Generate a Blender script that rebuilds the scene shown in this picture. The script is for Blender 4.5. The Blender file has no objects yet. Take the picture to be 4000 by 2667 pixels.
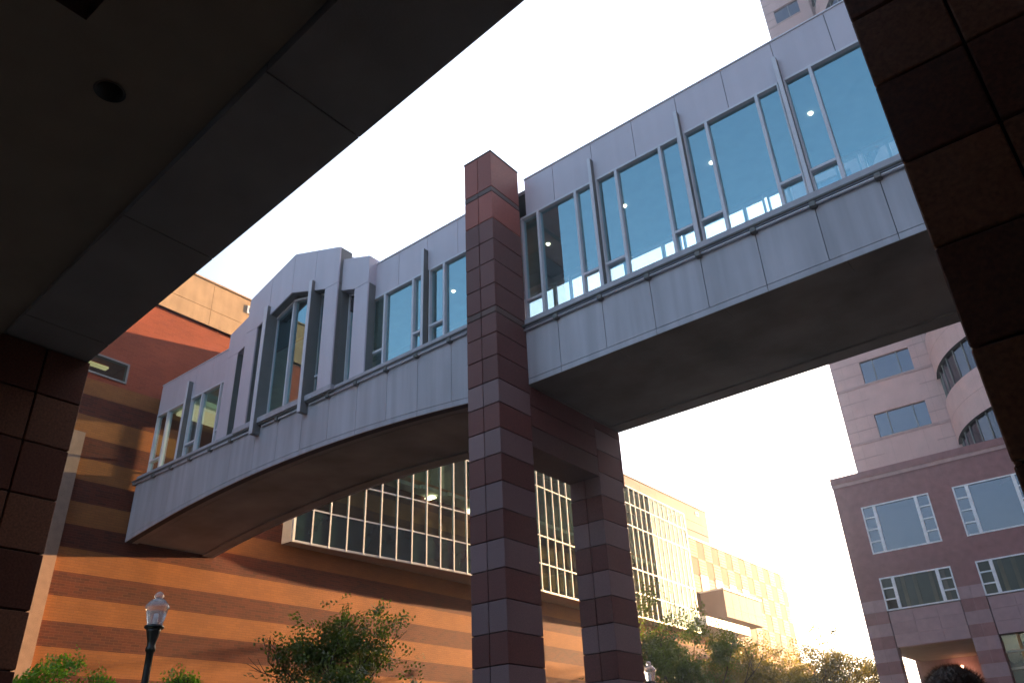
import bpy, math, random
from mathutils import Matrix, Vector
R = math.radians
C = bpy.context.scene.collection
sc = bpy.context.scene

# ------------------------------------------------------------------ camera, sky, sun, exposure
HAZE = 0.0017
EYE = 1.6                                  # eye height; all heights below are measured from the eye
PITCH, ROLL, YAW = R(29.41), R(-2.674), R(-37.47)
cam = bpy.data.cameras.new('camera'); camo = bpy.data.objects.new('camera', cam); C.objects.link(camo)
fw = Vector((math.sin(YAW)*math.cos(PITCH), math.cos(YAW)*math.cos(PITCH), math.sin(PITCH)))
r0 = Vector((math.cos(YAW), -math.sin(YAW), 0)); u0 = r0.cross(fw)
rr = math.cos(ROLL)*r0 + math.sin(ROLL)*u0; uu = -math.sin(ROLL)*r0 + math.cos(ROLL)*u0
M = Matrix((rr, uu, -fw)).transposed().to_4x4(); M.translation = Vector((0, 0, EYE))
camo.matrix_world = M
cam.sensor_width = 36; cam.lens = 28.404; cam.clip_start = 0.05; cam.clip_end = 4000
sc.camera = camo
SUN = Vector((1, 5.2, 0.89)).normalized()
AZ = math.atan2(SUN.x, SUN.y); EL = math.asin(SUN.z)
w = bpy.data.worlds.new('World'); sc.world = w; w.use_nodes = True
nt = w.node_tree; bg = nt.nodes['Background']
sky = nt.nodes.new('ShaderNodeTexSky'); sky.sky_type = 'NISHITA'; sky.sun_disc = False
sky.sun_elevation = EL; sky.sun_rotation = AZ; sky.dust_density = 3.0; sky.air_density = 1.0; sky.ozone_density = 1.5
# thin bright haze in the sky on the sun's side of the dome
geo = nt.nodes.new('ShaderNodeTexCoord'); dp = nt.nodes.new('ShaderNodeVectorMath'); dp.operation = 'DOT_PRODUCT'; dp.inputs[1].default_value = SUN
nt.links.new(geo.outputs['Generated'], dp.inputs[0])
mr = nt.nodes.new('ShaderNodeMapRange'); mr.interpolation_type = 'SMOOTHSTEP'; mr.inputs['From Min'].default_value = 0.18; mr.inputs['From Max'].default_value = 0.55
mr.inputs['To Min'].default_value = 0.0; mr.inputs['To Max'].default_value = 2.1; nt.links.new(dp.outputs['Value'], mr.inputs['Value'])
vs_ = nt.nodes.new('ShaderNodeVectorMath'); vs_.operation = 'SCALE'; vs_.inputs[0].default_value = (0.90, 0.97, 1.10); nt.links.new(mr.outputs[0], vs_.inputs['Scale'])
m2_ = nt.nodes.new('ShaderNodeMapRange'); m2_.interpolation_type = 'SMOOTHSTEP'; m2_.inputs['From Min'].default_value = 0.55; m2_.inputs['From Max'].default_value = 0.98
m2_.inputs['To Min'].default_value = 0.0; m2_.inputs['To Max'].default_value = 3.0; nt.links.new(dp.outputs['Value'], m2_.inputs['Value'])
sm_ = nt.nodes.new('ShaderNodeMath'); sm_.operation = 'ADD'; nt.links.new(mr.outputs[0], sm_.inputs[0]); nt.links.new(m2_.outputs[0], sm_.inputs[1]); nt.links.new(sm_.outputs[0], vs_.inputs['Scale'])
ad = nt.nodes.new('ShaderNodeVectorMath'); ad.operation = 'ADD'; nt.links.new(sky.outputs[0], ad.inputs[0]); nt.links.new(vs_.outputs[0], ad.inputs[1])
nt.links.new(ad.outputs[0], bg.inputs[0]); bg.inputs[1].default_value = 0.07
sl = bpy.data.lights.new('sun', 'SUN'); sl.energy = 5.0; sl.angle = R(0.6); sl.color = (1.0, 0.60, 0.29)
so = bpy.data.objects.new('sun', sl); C.objects.link(so); so.rotation_euler = SUN.to_track_quat('Z', 'Y').to_euler(); so.location = (10, 60, 40)
sc.view_settings.view_transform = 'Standard'; sc.view_settings.look = 'None'
sc.view_settings.exposure = 2.95; sc.view_settings.gamma = 1.0
sc.cycles.max_bounces = 8; sc.cycles.transparent_max_bounces = 16
sc.cycles.sample_clamp_indirect = 6.0

# ------------------------------------------------------------------ materials
def mat(name, col, rough=0.6, metal=0.0, var=0.12, scale=3.0, bump=0.0, bscale=40.0, spec=0.4, streak=0.0):
    m = bpy.data.materials.new(name); m.use_nodes = True
    n = m.node_tree.nodes; L = m.node_tree.links; b = n['Principled BSDF']
    b.inputs['Roughness'].default_value = rough; b.inputs['Metallic'].default_value = metal
    b.inputs['Specular IOR Level'].default_value = spec
    tc = n.new('ShaderNodeTexCoord')
    nz = n.new('ShaderNodeTexNoise'); nz.inputs['Scale'].default_value = scale; nz.inputs['Detail'].default_value = 6
    L.new(tc.outputs['Object'], nz.inputs['Vector'])
    cr = n.new('ShaderNodeMapRange'); cr.inputs['From Min'].default_value = 0.3; cr.inputs['From Max'].default_value = 0.7
    cr.inputs['To Min'].default_value = 1-var; cr.inputs['To Max'].default_value = 1+var
    L.new(nz.outputs['Fac'], cr.inputs['Value'])
    fac = cr.outputs['Result']
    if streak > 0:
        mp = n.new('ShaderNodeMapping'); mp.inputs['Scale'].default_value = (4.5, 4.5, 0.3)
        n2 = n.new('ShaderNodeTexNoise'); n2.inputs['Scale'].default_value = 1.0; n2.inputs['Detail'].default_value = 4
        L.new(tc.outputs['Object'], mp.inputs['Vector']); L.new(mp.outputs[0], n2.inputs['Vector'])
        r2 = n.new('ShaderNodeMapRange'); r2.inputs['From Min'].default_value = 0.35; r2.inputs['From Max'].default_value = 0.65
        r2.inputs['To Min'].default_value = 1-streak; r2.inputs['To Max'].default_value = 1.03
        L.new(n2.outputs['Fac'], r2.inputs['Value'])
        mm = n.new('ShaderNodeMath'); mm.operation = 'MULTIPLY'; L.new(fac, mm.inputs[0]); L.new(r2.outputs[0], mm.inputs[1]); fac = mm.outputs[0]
    at = n.new('ShaderNodeAttribute'); at.attribute_name = 'tone'
    ta = n.new('ShaderNodeMath'); ta.operation = 'ADD'; ta.inputs[1].default_value = 1.0; L.new(at.outputs['Fac'], ta.inputs[0])
    tm = n.new('ShaderNodeMath'); tm.operation = 'MULTIPLY'; L.new(fac, tm.inputs[0]); L.new(ta.outputs[0], tm.inputs[1]); fac = tm.outputs[0]
    mx = n.new('ShaderNodeVectorMath'); mx.operation = 'SCALE'; mx.inputs[0].default_value = col
    L.new(fac, mx.inputs['Scale']); L.new(mx.outputs[0], b.inputs['Base Color'])
    if bump > 0:
        nb = n.new('ShaderNodeTexNoise'); nb.inputs['Scale'].default_value = bscale; nb.inputs['Detail'].default_value = 8
        L.new(tc.outputs['Object'], nb.inputs['Vector'])
        bp = n.new('ShaderNodeBump'); bp.inputs['Strength'].default_value = bump; bp.inputs['Distance'].default_value = 0.01
        L.new(nb.outputs['Fac'], bp.inputs['Height']); L.new(bp.outputs[0], b.inputs['Normal'])
    return m

def brick_mat(name, bands):
    """running bond brick on walls facing +X; bands: alternating red and tan bands (heights above ground)"""
    m = bpy.data.materials.new(name); m.use_nodes = True
    n = m.node_tree.nodes; L = m.node_tree.links; b = n['Principled BSDF']; b.inputs['Roughness'].default_value = 0.85
    tc = n.new('ShaderNodeTexCoord'); sp = n.new('ShaderNodeSeparateXYZ'); L.new(tc.outputs['Object'], sp.inputs[0])
    cb = n.new('ShaderNodeCombineXYZ'); L.new(sp.outputs['Y'], cb.inputs['X']); L.new(sp.outputs['Z'], cb.inputs['Y'])
    def brick(c1, c2, mo, ms):
        t = n.new('ShaderNodeTexBrick'); L.new(cb.outputs[0], t.inputs['Vector'])
        t.inputs['Color1'].default_value = (*c1, 1); t.inputs['Color2'].default_value = (*c2, 1); t.inputs['Mortar'].default_value = (*mo, 1)
        t.inputs['Scale'].default_value = 1.0; t.inputs['Mortar Size'].default_value = ms; t.inputs['Mortar Smooth'].default_value = 0.3
        t.inputs['Brick Width'].default_value = 0.235; t.inputs['Row Height'].default_value = 0.06972; t.inputs['Bias'].default_value = -0.2
        return t
    red = brick((0.12, 0.023, 0.007), (0.062, 0.012, 0.005), (0.17, 0.055, 0.02), 0.004) if bands else brick((0.30, 0.065, 0.028), (0.24, 0.050, 0.022), (0.34, 0.10, 0.05), 0.004)
    nz = n.new('ShaderNodeTexNoise'); nz.inputs['Scale'].default_value = 0.8; nz.inputs['Detail'].default_value = 8; L.new(tc.outputs['Object'], nz.inputs['Vector'])
    r1 = n.new('ShaderNodeMapRange'); r1.inputs['From Min'].default_value = 0.3; r1.inputs['From Max'].default_value = 0.7
    r1.inputs['To Min'].default_value = 0.82; r1.inputs['To Max'].default_value = 1.12; L.new(nz.outputs['Fac'], r1.inputs['Value'])
    colr = red.outputs['Color']; hf = red.outputs['Fac']
    if bands:
        tan = brick((0.31, 0.114, 0.027), (0.265, 0.095, 0.023), (0.20, 0.072, 0.021), 0.0045)
        ph = n.new('ShaderNodeMath'); ph.operation = 'SUBTRACT'; L.new(sp.outputs['Z'], ph.inputs[0]); ph.inputs[1].default_value = 3.80 + EYE - 12.55
        dv = n.new('ShaderNodeMath'); dv.operation = 'DIVIDE'; L.new(ph.outputs[0], dv.inputs[0]); dv.inputs[1].default_value = 1.255
        fr = n.new('ShaderNodeMath'); fr.operation = 'FRACT'; L.new(dv.outputs[0], fr.inputs[0])
        gt = n.new('ShaderNodeMath'); gt.operation = 'GREATER_THAN'; L.new(fr.outputs[0], gt.inputs[0]); gt.inputs[1].default_value = 0.497
        mx = n.new('ShaderNodeMix'); mx.data_type = 'RGBA'; L.new(gt.outputs[0], mx.inputs[0]); L.new(red.outputs['Color'], mx.inputs[6]); L.new(tan.outputs['Color'], mx.inputs[7])
        colr = mx.outputs[2]
    sc_ = n.new('ShaderNodeVectorMath'); sc_.operation = 'SCALE'; L.new(colr, sc_.inputs[0]); L.new(r1.outputs[0], sc_.inputs['Scale'])
    L.new(sc_.outputs[0], b.inputs['Base Color'])
    bp = n.new('ShaderNodeBump'); bp.invert = True; bp.inputs['Strength'].default_value = 0.5; bp.inputs['Distance'].default_value = 0.008
    L.new(hf, bp.inputs['Height']); L.new(bp.outputs[0], b.inputs['Normal'])
    return m

def glass_mat(name, tint, refl, rough=0.0, rcol=(0.95, 0.98, 1.0), gmax=0.95):
    m = bpy.data.materials.new(name); m.use_nodes = True
    n = m.node_tree.nodes; L = m.node_tree.links; n.remove(n['Principled BSDF']); out = n['Material Output']
    tr = n.new('ShaderNodeBsdfTransparent'); tr.inputs[0].default_value = (*tint, 1)
    gl = n.new('ShaderNodeBsdfGlossy'); gl.inputs['Roughness'].default_value = rough; gl.inputs[0].default_value = (*rcol, 1)
    lw = n.new('ShaderNodeLayerWeight'); lw.inputs['Blend'].default_value = 0.35
    mr = n.new('ShaderNodeMapRange'); mr.inputs['To Min'].default_value = refl; mr.inputs['To Max'].default_value = gmax
    L.new(lw.outputs['Fresnel'], mr.inputs['Value'])
    tc = n.new('ShaderNodeTexCoord'); nz = n.new('ShaderNodeTexNoise'); nz.inputs['Scale'].default_value = 0.9; nz.inputs['Detail'].default_value = 2
    bp = n.new('ShaderNodeBump'); bp.inputs['Strength'].default_value = 0.06; bp.inputs['Distance'].default_value = 0.02
    L.new(tc.outputs['Object'], nz.inputs['Vector']); L.new(nz.outputs['Fac'], bp.inputs['Height']); L.new(bp.outputs[0], gl.inputs['Normal'])
    mx = n.new('ShaderNodeMixShader'); L.new(mr.outputs[0], mx.inputs[0]); L.new(tr.outputs[0], mx.inputs[1]); L.new(gl.outputs[0], mx.inputs[2])
    L.new(mx.outputs[0], out.inputs[0]); return m

def emit_mat(name, col, s):
    m = bpy.data.materials.new(name); m.use_nodes = True
    b = m.node_tree.nodes['Principled BSDF']; b.inputs['Emission Color'].default_value = (*col, 1); b.inputs['Emission Strength'].default_value = s
    return m

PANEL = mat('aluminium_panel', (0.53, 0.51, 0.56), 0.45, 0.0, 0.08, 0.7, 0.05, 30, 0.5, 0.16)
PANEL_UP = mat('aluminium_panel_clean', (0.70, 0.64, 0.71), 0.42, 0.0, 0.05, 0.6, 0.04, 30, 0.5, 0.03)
TRIM = mat('aluminium_trim', (0.78, 0.77, 0.83), 0.4, 0.0, 0.05)
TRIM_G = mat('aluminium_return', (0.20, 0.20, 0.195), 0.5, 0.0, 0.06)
GAP = mat('joint_shadow', (0.035, 0.033, 0.04), 0.8)
SOFFIT = mat('soffit_render', (0.27, 0.235, 0.205), 0.8, 0, 0.28, 0.9, 0.2, 60)
INT_C = mat('interior_ceiling', (0.34, 0.42, 0.44), 0.8)
INT_F = mat('interior_floor', (0.18, 0.16, 0.14), 0.7)
GLASS = glass_mat('skyway_glass', (0.62, 0.82, 0.88), 0.44, 0.0, (0.50, 0.78, 0.84))
GLASS_B = glass_mat('clear_glass', (0.92, 0.96, 0.97), 0.06)
BLOCK_D = mat('granite_dark', (0.18, 0.070, 0.060), 0.55, 0, 0.25, 60, 0.15, 120)
BLOCK_L = mat('granite_light', (0.26, 0.165, 0.165), 0.6, 0, 0.16, 70, 0.15, 120)
BLOCK_M = mat('granite_brown', (0.15, 0.088, 0.075), 0.6, 0, 0.22, 60, 0.15, 120)
BLOCK_R = mat('granite_red', (0.36, 0.10, 0.07), 0.55, 0, 0.18, 40, 0.1, 100)
BLOCK_N = mat('granite_shaded_dark', (0.15, 0.055, 0.030), 0.6, 0, 0.3, 50, 0.15, 120, 0.2)  # same block stone as the pier, arcade shade put into its colour
BLOCK_O = mat('granite_shaded_brown', (0.24, 0.105, 0.055), 0.6, 0, 0.3, 50, 0.15, 120, 0.2)  # alternate course, also darkened in colour for the arcade shade
GROUT = mat('grout', (0.03, 0.022, 0.02), 0.9)
BANDED = brick_mat('banded_brick', True)
REDBRICK = brick_mat('red_brick', False)
CREAM = mat('cream_panel', (0.46, 0.33, 0.20), 0.75, 0, 0.10, 2.5, 0.1, 60, 0.3, 0.08)
TERRA = mat('terracotta_panel', (0.17, 0.125, 0.11), 0.75, 0, 0.06, 2.0)
BEIGE = mat('beige_stone', (0.30, 0.195, 0.14), 0.75, 0, 0.12, 5)
WHITE = mat('white_aluminium', (0.58, 0.60, 0.60), 0.45, 0, 0.05)
CWGLASS = glass_mat('curtain_glass', (0.42, 0.56, 0.52), 0.06, 0.0, (0.85, 1.0, 0.9), 0.10)
SPANDREL = mat('spandrel_glass', (0.012, 0.035, 0.036), 0.12, 0, 0.3, 1.0, 0, 1, 0.8)
PINK = mat('pink_granite', (0.56, 0.37, 0.36), 0.6, 0, 0.07, 1.5)
PINK_D = mat('pink_granite_joint', (0.43, 0.28, 0.27), 0.7)
MAROON = mat('maroon_granite', (0.28, 0.13, 0.13), 0.6, 0, 0.15, 3)
MAUVE = mat('mauve_granite', (0.40, 0.26, 0.27), 0.6, 0, 0.10, 3)
WFRAME = mat('white_window_frame', (0.85, 0.85, 0.88), 0.4)
OFFGLASS = glass_mat('office_glass', (0.22, 0.24, 0.28), 0.10, 0.0, (0.85, 0.85, 1.0))
INT_DARK = mat('office_interior', (0.10, 0.09, 0.085), 0.8)
BLACK = mat('black_metal', (0.012, 0.014, 0.012), 0.35, 0.0, 0.2, 20, 0, 1, 0.6)
CONC = mat('arcade_concrete', (0.27, 0.215, 0.155), 0.85, 0, 0.12, 1.5, 0.2, 50)
CONC_B = mat('beam_concrete', (0.27, 0.245, 0.225), 0.85, 0, 0.10, 2.0, 0.2, 50)
ASPHALT = mat('asphalt', (0.05, 0.05, 0.05), 0.9, 0, 0.25, 8, 0.4, 60)
PAVE = mat('pavement_concrete', (0.14, 0.13, 0.115), 0.85, 0, 0.15, 3, 0.2, 40)
GRASSY = mat('planting_soil', (0.08, 0.07, 0.04), 0.95)
BARK = mat('bark', (0.055, 0.04, 0.03), 0.9, 0, 0.3, 15, 0.6, 30)
WARM = emit_mat('warm_lamp', (1.0, 0.80, 0.52), 1.2)
GLOW = emit_mat('yellow_lit_ceiling', (1.0, 0.75, 0.35), 0.10)
REDLAMP = emit_mat('orange_lamp', (1.0, 0.45, 0.25), 4.0)

def leaf_mat(name, c):
    m = mat(name, c, 0.55, 0, 0.35, 1.2); n = m.node_tree.nodes; L = m.node_tree.links; b = n['Principled BSDF']
    tl = n.new('ShaderNodeBsdfTranslucent'); src = b.inputs['Base Color'].links[0].from_socket
    s = n.new('ShaderNodeVectorMath'); s.operation = 'MULTIPLY'; s.inputs[1].default_value = (1.7, 1.5, 0.5); L.new(src, s.inputs[0]); L.new(s.outputs[0], tl.inputs[0])
    mx = n.new('ShaderNodeMixShader'); mx.inputs[0].default_value = 0.45; L.new(b.outputs[0], mx.inputs[1]); L.new(tl.outputs[0], mx.inputs[2])
    L.new(mx.outputs[0], n['Material Output'].inputs[0]); return m
LEAF_A = leaf_mat('leaf_deep_green', (0.075, 0.12, 0.028)); LEAF_B = leaf_mat('leaf_olive', (0.12, 0.115, 0.03)); LEAF_C = leaf_mat('leaf_fresh_green', (0.17, 0.32, 0.04))

# ------------------------------------------------------------------ mesh builder
class MB:
    def __init__(s): s.v = []; s.f = []; s.m = []; s.mats = []; s.smooth = []; s.tn = []; s.amp = 0.0; s.rnd = random.Random(5)
    def mi(s, m):
        if m not in s.mats: s.mats.append(m)
        return s.mats.index(m)
    def face(s, pts, m, sm=False):
        b = len(s.v); s.v += [tuple(p) for p in pts]; s.f.append(tuple(range(b, b+len(pts)))); s.m.append(s.mi(m)); s.smooth.append(sm); s.tn.append(0.0)
    def poly(s, vs, fs, m, sm=False):
        b = len(s.v); s.v += [tuple(p) for p in vs]
        tv = s.rnd.uniform(-s.amp, s.amp)
        for f in fs: s.f.append(tuple(b+i for i in f)); s.m.append(s.mi(m)); s.smooth.append(sm); s.tn.append(tv)
    def box(s, x0, x1, y0, y1, z0, z1, m):
        s.hexa([(x0, y0), (x1, y0), (x1, y1), (x0, y1)], z0, z1, m)
    def hexa(s, q, z0, z1, m):
        vs = [(x, y, z0) for x, y in q]+[(x, y, z1) for x, y in q]
        s.poly(vs, [(3, 2, 1, 0), (4, 5, 6, 7), (0, 1, 5, 4), (1, 2, 6, 5), (2, 3, 7, 6), (3, 0, 4, 7)], m)
    def bev(s, x0, x1, y0, y1, z0, z1, m, b=0.008):
        """box with chamfered edges"""
        c = [((x0+x1)/2), ((y0+y1)/2), ((z0+z1)/2)]; vs = []; idx = {}
        for ix, X in ((-1, x0), (1, x1)):
            for iy, Y in ((-1, y0), (1, y1)):
                for iz, Z in ((-1, z0), (1, z1)):
                    for a in range(3):
                        p = [X-ix*b*(a != 0), Y-iy*b*(a != 1), Z-iz*b*(a != 2)]
                        idx[(ix, iy, iz, a)] = len(vs); vs.append(p)
        fs = []
        g = (-1, 1)
        for i in g: fs.append([idx[(i, j, k, 0)] for j, k in ((-1, -1), (1, -1), (1, 1), (-1, 1))][::i])
        for j in g: fs.append([idx[(i, j, k, 1)] for i, k in ((-1, -1), (-1, 1), (1, 1), (1, -1))][::j])
        for k in g: fs.append([idx[(i, j, k, 2)] for i, j in ((-1, -1), (1, -1), (1, 1), (-1, 1))][::k])
        for i in g:
            for j in g: fs.append([idx[(i, j, -1, 0)], idx[(i, j, 1, 0)], idx[(i, j, 1, 1)], idx[(i, j, -1, 1)]][::-i*j])
            for k in g: fs.append([idx[(i, -1, k, 0)], idx[(i, 1, k, 0)], idx[(i, 1, k, 2)], idx[(i, -1, k, 2)]][::i*k])
        for j in g:
            for k in g: fs.append([idx[(-1, j, k, 1)], idx[(1, j, k, 1)], idx[(1, j, k, 2)], idx[(-1, j, k, 2)]][::-j*k])
        for i in g:
            for j in g:
                for k in g: fs.append([idx[(i, j, k, a)] for a in range(3)][::i*j*k])
        s.poly(vs, fs, m)
    def prism(s, poly, y0, y1, m):
        """polygon in x,z extruded along y"""
        n = len(poly); vs = [(x, y0, z) for x, z in poly]+[(x, y1, z) for x, z in poly]
        s.poly(vs, [tuple(range(n)), tuple(range(2*n-1, n-1, -1))]+[(i, n+i, n+(i+1) % n, (i+1) % n) for i in range(n)], m)
    def tube(s, p0, p1, r0, r1, m, n=10, cap=True):
        p0 = Vector(p0); p1 = Vector(p1); d = (p1-p0)
        if d.length < 1e-6: return
        d.normalize(); a = d.orthogonal().normalized(); b = d.cross(a); vs = []
        for p, r in ((p0, r0), (p1, r1)):
            for i in range(n):
                t = 2*math.pi*i/n; vs.append(p+(a*math.cos(t)+b*math.sin(t))*r)
        fs = [(i, (i+1) % n, n+(i+1) % n, n+i) for i in range(n)]
        if cap: fs += [tuple(range(n-1, -1, -1)), tuple(range(n, 2*n))]
        s.poly(vs, fs, m, True)
    def lathe(s, cx, cy, prof, m, n=28):
        vs = []; k = len(prof)
        for r, z in prof:
            for i in range(n):
                t = 2*math.pi*i/n; vs.append((cx+r*math.cos(t), cy+r*math.sin(t), z))
        fs = [(j*n+i, j*n+(i+1) % n, (j+1)*n+(i+1) % n, (j+1)*n+i) for j in range(k-1) for i in range(n)]
        s.poly(vs, fs, m, True)
    def build(s, name, parent=None, smooth=None):
        me = bpy.data.meshes.new(name); me.from_pydata([(x, y, z+EYE) for x, y, z in s.v], [], s.f)
        for m in s.mats: me.materials.append(m)
        me.polygons.foreach_set('material_index', s.m); me.polygons.foreach_set('use_smooth', s.smooth); me.update()
        if s.amp: a_ = me.attributes.new('tone', 'FLOAT', 'FACE'); a_.data.foreach_set('value', s.tn)
        o = bpy.data.objects.new(name, me); C.objects.link(o)
        if parent:
            o.parent = parent
            p = parent; off = Vector((0, 0, 0))
            while p: off += p.location; p = p.parent
            o.location = -off
        return o

def tag(o, label=None, cat=None, group=None, kind=None):
    for k, v in (('label', label), ('category', cat), ('group', group), ('kind', kind)):
        if v: o[k] = v
    return o
def thing(name, label, cat, loc=(0, 0, 0), group=None):
    o = bpy.data.objects.new(name, None); C.objects.link(o); o.location = loc; o.empty_display_size = 0.3
    return tag(o, label, cat, group)

# ------------------------------------------------------------------ ground
G = -EYE
b = MB(); b.face([(-300, -300, G-0.14), (300, -300, G-0.14), (300, 300, G-0.14), (-300, 300, G-0.14)], ASPHALT); tag(b.build('ground'), kind='structure')
b = MB(); b.box(-22.2, -12, -60, 90, G-0.136, G, PAVE); tag(b.build('pavement'), kind='structure')
b = MB(); b.box(-9.2, 9, -30, 16, G-0.136, G, PAVE); tag(b.build('plaza'), kind='structure')
b = MB()
for y in range(-58, 90, 6): b.box(-10.7, -10.58, y, y+3, G-0.136, G-0.132, WHITE)
tag(b.build('road_marking'), kind='structure')

# ------------------------------------------------------------------ skyway bridge
sky_w = thing('skyway_bridge', 'long enclosed footbridge with grey metal panels, tall windows and a stepped gable bay', 'skyway', (-15.5, 12.5, 8.3))
YF, YU, YB, YBL = 10.9, 11.15, 14.05, 13.65          # fascia face, window wall face, back face right, back face left
XL, XR = -22.36, 9.0
PX0, PX1 = -8.735, -8.01                             # pier faces
def zb(x): return 6.68 + 0.5*max(0.0, 1-((x+15.5)/6.85)**2)
g = 0.006
# fascia
b = MB(); b.amp = 0.05
jr = [PX1+0.0]+[-7.25+0.99*k for k in range(0, 17)]+[XR]
for i in range(len(jr)-1):
    x0, x1 = jr[i]+g, jr[i+1]-g
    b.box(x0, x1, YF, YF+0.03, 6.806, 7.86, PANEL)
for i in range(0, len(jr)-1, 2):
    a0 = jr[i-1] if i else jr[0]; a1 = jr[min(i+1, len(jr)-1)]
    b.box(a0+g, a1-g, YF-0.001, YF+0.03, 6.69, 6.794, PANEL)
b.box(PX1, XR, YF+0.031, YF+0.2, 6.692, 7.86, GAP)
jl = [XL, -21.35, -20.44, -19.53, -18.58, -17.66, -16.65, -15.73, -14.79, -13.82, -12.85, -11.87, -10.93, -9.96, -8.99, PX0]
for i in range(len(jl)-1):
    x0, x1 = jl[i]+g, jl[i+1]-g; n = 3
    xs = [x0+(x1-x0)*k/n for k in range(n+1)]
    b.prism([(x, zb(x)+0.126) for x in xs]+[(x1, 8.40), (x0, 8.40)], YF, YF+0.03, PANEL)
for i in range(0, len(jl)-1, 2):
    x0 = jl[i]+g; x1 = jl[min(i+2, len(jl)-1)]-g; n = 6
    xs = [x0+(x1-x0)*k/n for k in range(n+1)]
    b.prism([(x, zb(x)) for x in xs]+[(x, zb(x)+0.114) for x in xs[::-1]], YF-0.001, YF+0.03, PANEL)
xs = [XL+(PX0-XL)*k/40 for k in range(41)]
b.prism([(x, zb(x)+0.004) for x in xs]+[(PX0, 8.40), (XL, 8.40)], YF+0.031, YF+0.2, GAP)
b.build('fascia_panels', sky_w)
# sill ledge above the fascia
b = MB()
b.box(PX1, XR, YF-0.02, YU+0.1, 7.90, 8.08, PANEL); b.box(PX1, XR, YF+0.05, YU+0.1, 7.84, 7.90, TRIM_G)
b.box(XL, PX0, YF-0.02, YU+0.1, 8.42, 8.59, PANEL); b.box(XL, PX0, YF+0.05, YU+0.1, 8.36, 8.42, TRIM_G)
b.box(-15.58-1.93, -15.58+1.93, 10.764, YF-0.021, 8.46, 8.60, PANEL)
b.build('sill_ledge', sky_w)
# back fascia
b = MB()
b.box(PX1, XR, YB-0.1, YB, 6.69, 8.08, PANEL); b.box(XL, PX1+0.002, YBL-0.1, YBL, 7.2, 8.59, PANEL)
b.prism([(x, zb(x)) for x in xs]+[(PX0, 7.19), (XL, 7.19)], YBL-0.1, YBL, PANEL)
b.build('back_fascia', sky_w)
# soffit
b = MB()
def soff(y0, y1, lift, m):
    n = 40
    for k in range(n):
        a, c = xs[k], xs[k+1]
        b.face([(a, y0, zb(a)+lift), (c, y0, zb(c)+lift), (c, y1, zb(c)+lift), (a, y1, zb(a)+lift)], m)
soff(YF+0.004, YF+0.36, 0.010, SOFFIT); soff(YF+0.36, YBL-0.36, 0.05, SOFFIT); soff(YBL-0.36, YBL, 0.0, SOFFIT)
for yy in (YF+0.36, YBL-0.36):
    for k in range(40):
        a, c = xs[k], xs[k+1]; b.face([(a, yy, zb(a)), (c, yy, zb(c)), (c, yy, zb(c)+0.05), (a, yy, zb(a)+0.05)], SOFFIT)
for k in range(9):
    x0 = PX1+k*1.98; x1 = min(x0+1.98, XR)
    b.box(x0+0.005 if k else x0, x1-0.005, YF, YF+0.36, 6.68, 6.74, SOFFIT); b.box(x0, x1, YF+0.36, YB-0.36, 6.72, 6.76, SOFFIT); b.box(x0, x1, YB-0.36, YB, 6.68, 6.74, SOFFIT)
b.box(PX0+0.01, PX1-0.005, YF+0.03, YB-0.01, 6.685, 6.9, SOFFIT)
b.build('soffit', sky_w)
# interior floor, ceiling, roof
b = MB(); b.box(PX1, XR, YU+0.12, YB-0.12, 7.55, 7.6, INT_F); b.box(XL, PX1, YU+0.12, YBL-0.12, 8.0, 8.05, INT_F); b.build('floor_deck', sky_w)
b = MB(); b.box(XL, XR, YU+0.12, YB-0.12, 10.86, 10.9, INT_C); b.build('ceiling', sky_w)
b = MB(); b.box(XL, XR, YU+0.1, YB-0.06, 11.5, 11.6, TRIM_G); b.build('roof', sky_w)
# upper cladding
TOP, HEAD = 11.76, 10.80
b = MB(); b.amp = 0.035
ju = [PX1]+[-7.25+0.985*k for k in range(0, 17)]+[XR]
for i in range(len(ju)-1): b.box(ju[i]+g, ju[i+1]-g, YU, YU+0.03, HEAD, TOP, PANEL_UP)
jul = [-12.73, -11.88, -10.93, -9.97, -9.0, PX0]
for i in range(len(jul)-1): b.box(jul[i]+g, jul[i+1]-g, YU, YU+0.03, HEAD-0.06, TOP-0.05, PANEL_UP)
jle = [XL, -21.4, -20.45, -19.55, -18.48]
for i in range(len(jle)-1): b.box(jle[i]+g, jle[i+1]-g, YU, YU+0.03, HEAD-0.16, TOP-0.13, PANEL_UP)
b.box(PX1, XR, YU+0.031, YU+0.12, HEAD+0.004, TOP-0.01, GAP); b.box(-18.48, PX0, YU+0.031, YU+0.12, HEAD-0.05, TOP-0.06, GAP); b.box(XL, -18.48, YU+0.031, YU+0.12, HEAD-0.15, TOP-0.14, GAP)
b.box(PX1, XR, YU-0.02, YU+0.14, TOP, TOP+0.03, TRIM); b.box(-12.73, PX0, YU-0.02, YU+0.14, TOP-0.05, TOP-0.02, TRIM); b.box(XL, -18.48, YU-0.02, YU+0.14, TOP-0.13, TOP-0.10, TRIM)
b.box(-18.78, -18.48, YU, YU+0.10, 8.59, HEAD-0.165, PANEL_UP)
b.build('parapet_panels', sky_w)
b = MB()
b.box(PX1, XR, YB-0.12, YB, 10.8, TOP, PANEL_UP); b.box(XL, PX1+0.002, YBL-0.12, YBL, 10.72, TOP-0.06, PANEL_UP)
b.build('back_parapet', sky_w)

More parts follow.
